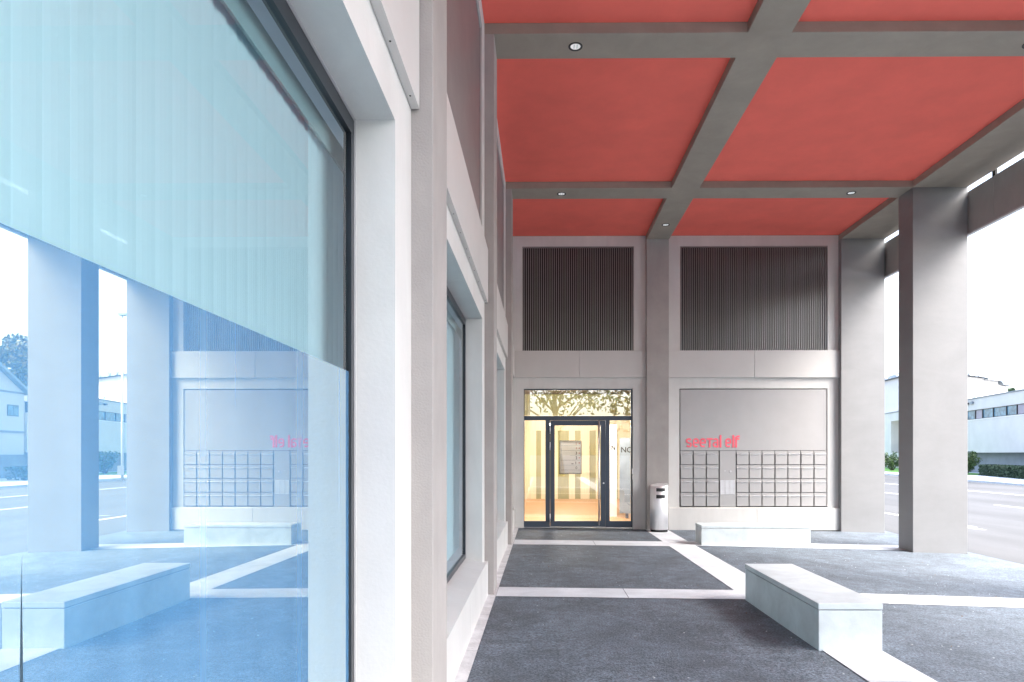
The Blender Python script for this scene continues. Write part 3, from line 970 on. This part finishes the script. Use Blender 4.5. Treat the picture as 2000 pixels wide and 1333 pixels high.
for (X0, X1, dash) in ((10.75, 10.95, 0), (23.8, 24.0, 0), (18.2, 18.35, 1)):
    k = MB()
    Y = -30.0
    while Y < 120:
        L_ = 3.0 if dash else 6.0
        z = max(rl(X0, min(Y, 30)), rl(X1, min(Y, 30)), rl(X0, min(Y + L_, 30))) + 0.006
        k.quad((X0, Y, rl(X0, Y) + 0.006), (X1, Y, rl(X1, Y) + 0.006), (X1, Y + L_, rl(X1, Y + L_) + 0.006), (X0, Y + L_, rl(X0, Y + L_) + 0.006))
        Y += L_ if not dash else 9.0
    structure(k.build("road_line", M['line']))
for X, Y in ((11.0, 17.2), (11.9, 20.5), (10.6, 13.3)):
    k = MB()
    z = rl(X, Y)
    k.prism([(X + 0.16 * math.cos(q * math.pi / 8), Y + 0.16 * math.sin(q * math.pi / 8)) for q in range(16)], z - 0.05, z + 0.012)
    o = k.build("manhole_cover", M['plinth'])
    tag(o, "small round iron cover set in the pale road", "manhole cover", "iron covers in the road")

# low white building with a ribbon of windows
def frame_mtx(ox, oy, dx, dy):
    d = Vector((dx, dy, 0)).normalized()
    nrm = Vector((d.y, -d.x, 0))           # toward +X side (away from the street)
    return Matrix(((d.x, nrm.x, 0, ox), (d.y, nrm.y, 0, oy), (0, 0, 1, 0), (0, 0, 0, 1)))
lb = empty("low_building", (43, 70, -0.36), "long low white building with a ribbon of blue windows across the street", "building")
MT = frame_mtx(41.58, 55.5, 0.168, 1.0)     # local x runs along the facade away from us, local y into the building
Ln = 39.5
k = MB()
OW0, OW1 = 31.0, 36.0           # opening near the far end
k.box(0, 28.4, 0, 9, 5.98, 7.10, 0, MT); k.box(0, 28.4, 0, 9, 1.69, 5.04, 0, MT)
k.box(28.4, OW0, 0, 9, 1.69, 7.10, 0, MT); k.box(OW1, Ln, 0, 9, -0.36, 7.10, 0, MT)
k.box(OW0, OW1, 0, 9, 6.0, 7.10, 0, MT)
k.box(28.4, OW1, 0, 9, -0.36, 1.69, 0, MT)
k.box(0, 28.4, 0.45, 9, 5.04, 5.98, 0, MT)
k.build("wall", M['bldwhite'], lb)
k = MB(); k.box(-0.05, Ln + 0.05, -0.08, 9.1, 7.102, 7.22, 0, MT); k.build("roof_edge", M['plinth'], lb)
k = MB(); k.box(0, 28.4, 1.2, 9, -0.4, 1.688, 0, MT); k.build("plinth", M['plinth'], lb)
k = MB(); k.box(0, 28.4, -0.05, 0.1, 4.97, 5.038, 0, MT); k.build("sill", M['white'], lb)
xw = 0.6
i = 0
while xw < 27.5:
    w_ = [2.1, 1.5, 1.8, 2.4][i % 4]
    f_ = MB()
    f_.box(xw, xw + 0.12, 0.04, 0.44, 5.042, 5.978, 0, MT)
    f_.box(xw + 0.12, xw + w_, 0.06, 0.44, 5.042, 5.10, 0, MT)
    f_.box(xw + 0.12, xw + w_, 0.06, 0.44, 5.92, 5.978, 0, MT)
    fo = f_.build("window", M['wframe'], lb)
    q = MB(); q.box(xw + 0.12, xw + w_, 0.12, 0.44, 5.10, 5.92, 0, MT); q.build("pane", M['winglass' if i % 4 != 1 else 'curtain'], fo)
    xw += w_
    i += 1
k = MB(); k.box(13.2, 13.6, -0.25, -0.02, 6.62, 6.80, 0, MT); k.box(12.2, 12.7, -0.2, -0.02, 6.60, 6.85, 1, MT)
k.build("wall_lamp", [M['ink'], M['zinc']], lb)
k = MB(); k.box(OW0, OW1, 2.0, 2.1, 1.69, 3.1, 0, MT); k.build("balustrade", M['plinth'], lb)

# gabled house beside it
gh = empty("gable_house", (43, 48, -0.36), "white gabled house with a small window beyond the low building", "house")
MT2 = frame_mtx(39.6, 40.0, 0.10, 1.0)
k = MB()
k.prism([(0, -0.36), (14.6, -0.36), (14.6, 6.6), (7.3, 10.6), (0, 6.6)], 0, 10, 0, MT2 @ Matrix(((1, 0, 0, 0), (0, 0, 1, 0), (0, 1, 0, 0), (0, 0, 0, 1))))
k.build("wall", M['bldwhite'], gh)
k = MB()
for pts in ([(-0.4, 6.42), (7.3, 10.64), (7.3, 10.86), (-0.4, 6.66)], [(7.3, 10.64), (15.0, 6.42), (15.0, 6.66), (7.3, 10.86)]):
    k.prism(pts, -0.4, 10.4, 0, MT2 @ Matrix(((1, 0, 0, 0), (0, 0, 1, 0), (0, 1, 0, 0), (0, 0, 0, 1))))
k.build("roof", M['zinc'], gh)
k = MB(); k.box(0, 14.6, -0.06, -0.002, 3.25, 3.42, 0, MT2); k.box(0.0, 14.6, -0.05, -0.002, 6.45, 6.6, 0, MT2); k.build("cornice", M['plinth'], gh)
for xx in (3.0, 8.0, 12.6):
    f_ = MB(); f_.box(xx, xx + 1.3, -0.04, -0.002, 4.6, 5.5, 0, MT2); fo = f_.build("window", M['wframe'], gh)
    q = MB()
    q.box(xx + 0.06, xx + 0.60, -0.055, -0.041, 4.66, 5.44, 0, MT2); q.box(xx + 0.68, xx + 1.24, -0.055, -0.041, 4.66, 5.44, 0, MT2)
    q.build("pane", M['winglass'], fo)
k = MB(); k.box(0, 14.6, -0.03, -0.002, -0.36, 1.5, 0, MT2); k.build("plinth", M['plinth'], gh)

# tall hall with stepped barrel roof and roof letters
hl = empty("barrel_roof_hall", (62, 110, -0.4), "tall white hall with a grey barrel roof edge carrying white letters, behind the low building", "building")
A, B_, C_ = Vector((60.0, 105.0, 0)), Vector((80.3, 117.8, 0)), Vector((62.5, 132, 0))
D_ = B_ + (C_ - A)
k = MB(); k.prism([(A.x, A.y), (B_.x, B_.y), (D_.x, D_.y), (C_.x, C_.y)], -0.5, 14.55)
E_ = B_ + (B_ - A).normalized() * 3.2
k.prism([(B_.x, B_.y), (E_.x, E_.y), (E_.x + 2, E_.y + 20), (B_.x + 2, B_.y + 20)], -0.5, 13.7)
k.build("wall", M['bldwhite'], hl)
def barrel(mb, P, Q, r, z):
    d = (Q - P).normalized()
    nrm = Vector((-d.y, d.x, 0))
    m = 10
    sec = [(-r * math.cos(math.pi * i / m), r * 0.75 * math.sin(math.pi * i / m)) for i in range(m + 1)]
    vs = [P + nrm * a + Vector((0, 0, z + b)) for a, b in sec] + [Q + nrm * a + Vector((0, 0, z + b)) for a, b in sec]
    mb.add(vs, [(i, i + 1, m + 2 + i, m + 1 + i) for i in range(m)] + [tuple(range(m + 1)), tuple(range(m + 1, 2 * m + 2))])
    L_ = (Q - P).length
    nn = max(2, int(L_ / 1.5))
    for s_ in range(nn + 1):
        c = P + d * (L_ * s_ / nn)
        vs = [c + d * e + nrm * a * 1.04 + Vector((0, 0, z + b * 1.05)) for e in (-0.06, 0.06) for a, b in sec]
        mb.add(vs, [(i, i + 1, m + 2 + i, m + 1 + i) for i in range(m)])
rf = MB()
dAB = (B_ - A).normalized()
barrel(rf, A + Vector((0.2, 0.5, 0)), A + dAB * 18.3 + Vector((0.2, .5, 0)), 1.1, 14.56)
barrel(rf, A + dAB * 18.5 + Vector((0.2, .5, 0)), B_ + Vector((0.2, .5, 0)), 1.0, 14.3)
barrel(rf, B_ + Vector((0.3, .8, 0)), E_ + Vector((0.3, .8, 0)), 1.1, 13.71)
barrel(rf, A + Vector((0.6, 1.2, 0)), C_ + Vector((0.6, 0, 0)), 1.1, 14.56)
rf.build("roof", M['zinc'], hl)
def roof_letter(ch, P, d, h):
    lt = MB()
    vs, fs, w_ = text_mesh(ch, h * 1.3, 0.25, 1.0, 0.02)
    zb = min(v[1] for v in vs)
    nrm = Vector((d.y, -d.x, 0))
    lt.add([P + d * v[0] + nrm * (0.95 - v[2]) + Vector((0, 0, 14.6 + v[1] - zb)) for v in vs], fs)
    lt.build("roof_letter", M['white'], hl)
for ch, t in (("O", 9.6), ("D", 12.2), ("J", 15.4)): roof_letter(ch, A + dAB * t, dAB, 0.95)
dCA = (A - C_).normalized()
roof_letter("O", C_ + dCA * 15.2, dCA, 0.95)
roof_letter("C", C_ + dCA * 19.5, dCA, 0.95)
k = MB()
Pw = A + dAB * 15.3
nrm = Vector((dAB.y, -dAB.x, 0))
for s_ in range(3):
    vs = [Pw + dAB * a + nrm * 0.03 + Vector((0, 0, z)) for a, z in ((0, 9.9 + s_ * 0.55), (0.7, 9.9 + s_ * 0.55), (0.7, 10.35 + s_ * 0.55), (0, 10.35 + s_ * 0.55))]
    k.add(vs, [(0, 1, 2, 3)])
k.build("window", M['winglass'], hl)

# street lamp
sl = empty("street_lamp", (29.4, 49, -0.36), "tall slim white street lamp by the far kerb", "street lamp")
k = MB(); k.tube([(29.4, 49, -0.4), (29.4, 49, 11.8)], [0.10, 0.06], 12); k.build("pole", M['white'], sl, smooth=True)
k = MB(); k.box(29.0, 29.6, 48.8, 49.2, 11.8, 11.95); k.build("lamp_head", M['zinc'], sl)
k = MB(); k.box(29.15, 29.65, 48.8, 48.86, 0.0, 0.7); k.build("sign_plate", M['plinth'], sl)

# ------------------------------------------------------------------ plants
def leaves(mb, c, rad, n, size, shape='ball', rng=random):
    c = Vector(c)
    for _ in range(n):
        while True:
            p = Vector((rng.uniform(-1, 1), rng.uniform(-1, 1), rng.uniform(-1, 1)))
            if p.length < 1: break
        if p.length > 0.01 and shape == 'ball': p = p * (p.length ** -0.35)
        q = Vector((p.x * rad[0], p.y * rad[1], p.z * rad[2]))
        s_ = size * rng.uniform(0.6, 1.4)
        a = Vector((rng.gauss(0, 1), rng.gauss(0, 1), rng.gauss(0, 1))).normalized()
        b = a.orthogonal().normalized()
        b = Matrix.Rotation(rng.uniform(0, 6.28), 3, a) @ b
        d = a.cross(b)
        o = c + q
        mb.add([o + b * s_, o + d * s_ * 0.5, o - b * s_, o - d * s_ * 0.5], [(0, 1, 2, 3)])

def tree(name, x, y, z0, h, r, label, leaf='leaf', trunk_r=0.25, crown_from=0.3, nl=7000, size=0.22, lean=(0, 0), clumps=26, group=None, seed=1):
    rng = random.Random(seed)
    t = empty(name, (x, y, z0), label, "tree", group)
    tk = MB()
    top = Vector((x + lean[0], y + lean[1], z0 + h * 0.8))
    base = Vector((x, y, z0 - 0.2))
    path = [base.lerp(top, i / 5) + Vector((rng.uniform(-.1, .1), rng.uniform(-.1, .1), 0)) * trunk_r * 2 for i in range(6)]
    tk.tube(path, [trunk_r * (1 - 0.75 * i / 5) for i in range(6)], 9)
    cr = MB()
    for i in range(clumps):
        f = rng.random()
        zz = z0 + h * (crown_from + (1 - crown_from) * (0.08 + 0.84 * f))
        rr = r * math.sin(math.pi * (0.18 + 0.72 * f)) ** 0.7
        a = rng.uniform(0, 6.283)
        d = rr * math.sqrt(rng.uniform(0.1, 1))
        fr_ = min(0.95, (zz - z0) / (h * 0.8))
        c = Vector((x + lean[0] * fr_ + d * math.cos(a), y + lean[1] * fr_ + d * math.sin(a), zz))
        st = base.lerp(top, max(0.25, fr_ - 0.25))
        tk.tube([st, st.lerp(c, 0.5) + Vector((0, 0, 0.15)), c], [trunk_r * 0.3, trunk_r * 0.18, trunk_r * 0.06], 5)
        cs = r * rng.uniform(0.22, 0.40)
        leaves(cr, c, (cs, cs, cs * 0.75), nl // clumps, size, rng=rng)
    tk.build("trunk", M['bark'], t, smooth=True)
    cr.build("crown", M[leaf], t)

def conifer(x, y, z0, h, r, label, seed=1):
    rng = random.Random(seed)
    t = empty("conifer", (x, y, z0), label, "tree")
    tk = MB(); tk.tube([(x, y, z0 - 0.2), (x, y, z0 + h)], [0.3, 0.04], 8); tk.build("trunk", M['bark'], t)
    cr = MB()
    for i in range(120):
        f = rng.random() ** 0.8
        zz = z0 + h * (0.12 + 0.86 * f)
        rr = r * (1.02 - f) * rng.uniform(0.5, 1.1)
        a = rng.uniform(0, 6.283)
        leaves(cr, (x + rr * math.cos(a), y + rr * math.sin(a), zz - 0.2 * rr), (0.55, 0.55, 0.3), 40, 0.26, rng=rng)
    cr.build("crown", M['leafdark'], t)
conifer(91.2, 130, -0.4, 14.8, 2.6, "dark pointed conifer rising above the roof of the low building", 3)
tree("tree", 80.0, 101, -0.4, 20, 5.6, "big broad tree with turning leaves behind the gabled house", 'leafbrown', 0.45, 0.35, 9000, 0.35, clumps=40, seed=5)
tree("tree", 52.0, 96, -0.4, 8.0, 2.6, "leafy tree seen through the opening of the low building", 'leafdark', 0.2, 0.12, 6000, 0.22, seed=6)
# behind the photographer, where the door glass looks
tree("tree", 1.6, -23, -0.1, 15, 7, "leaning street tree behind the viewer, mirrored in the glass over the door", 'leaf', 0.30, 0.36, 3600, 0.17, lean=(-1.2, -0.5), clumps=34, seed=8)
tree("tree", -8, -26, -0.1, 13, 6, "broad tree on the square behind the viewer", 'leaf', 0.35, 0.3, 7000, 0.22, clumps=36, seed=9)
tree("tree", 12, -30, -0.3, 15, 7, "tall tree beside the road behind the viewer", 'leafbrown', 0.4, 0.22, 8000, 0.24, clumps=40, seed=10)

def shrub(x, y, z0, h, r, label, seed):
    rng = random.Random(seed)
    t = empty("shrub", (x, y, z0), label, "shrub", None)
    st, cr = MB(), MB()
    for i in range(16):
        a = rng.uniform(0, 6.283)
        d = r * rng.uniform(0.2, 1.0)
        tip = Vector((x + d * math.cos(a), y + d * math.sin(a), z0 + h * rng.uniform(0.45, 1.0)))
        st.tube([(x + rng.uniform(-.1, .1), y + rng.uniform(-.1, .1), z0 - 0.1), tip], [0.035, 0.01], 5)
        for f in (0.45, 0.65, 0.85, 1.0):
            c = Vector((x, y, z0)).lerp(tip, f)
            leaves(cr, c, (0.26, 0.26, 0.22), 26, 0.10, rng=rng)
    st.build("stem", M['bark'], t)
    cr.build("foliage", M['leaf'], t)
shrub(39.6, 62.5, -0.32, 2.0, 1.3, "bushy green shrub on the lawn beside the clipped hedge", 11)
shrub(39.6, 75.5, -0.30, 2.1, 1.5, "loose green shrub on the lawn, seen in the gap between the two pillars", 12)

# small pale chips and a few dry leaves lying on the asphalt
rng = random.Random(21)
ch = MB()
for _ in range(260):
    X = rng.uniform(-0.3, 6.2); Y = rng.uniform(2.5, 14)
    if 2.15 < X < 2.85: continue
    a = rng.uniform(0, 6.28); w_ = rng.uniform(0.003, 0.008); z = gl(X, Y)
    pts = [(X + w_ * math.cos(a + q * 1.57 + rng.uniform(-.4, .4)), Y + w_ * math.sin(a + q * 1.57 + rng.uniform(-.4, .4))) for q in range(4)]
    ch.prism(pts, z, z + 0.004, 0 if rng.random() < 0.85 else 1)
co = ch.build("gravel", [M['strip'], M['dryleaf']])
tag(co, None, None, None, "stuff")
# clipped hedge
rng = random.Random(4)
hd = MB()
P0, P1 = Vector((36.3, 47.5, 0)), Vector((40.0, 60.2, 0))
core = MB()
d = (P1 - P0).normalized(); nrm = Vector((d.y, -d.x, 0))
LH = (P1 - P0).length
for _ in range(11000):
    s_, a, zz = rng.uniform(0, LH), rng.uniform(-0.6, 0.6), rng.uniform(-0.35, 0.56)
    if rng.random() < 0.45: zz = rng.uniform(0.42, 0.60)
    elif rng.random() < 0.6: a = -0.6 + rng.uniform(-0.05, 0.08)
    o = P0 + d * s_ + nrm * a + Vector((0, 0, zz))
    leaves(hd, o, (0.01, 0.01, 0.01), 1, 0.085, rng=rng)
ho = hd.build("hedge", M['leafdark'])
tag(ho, "low clipped green hedge along the pavement in front of the low building", "hedge")
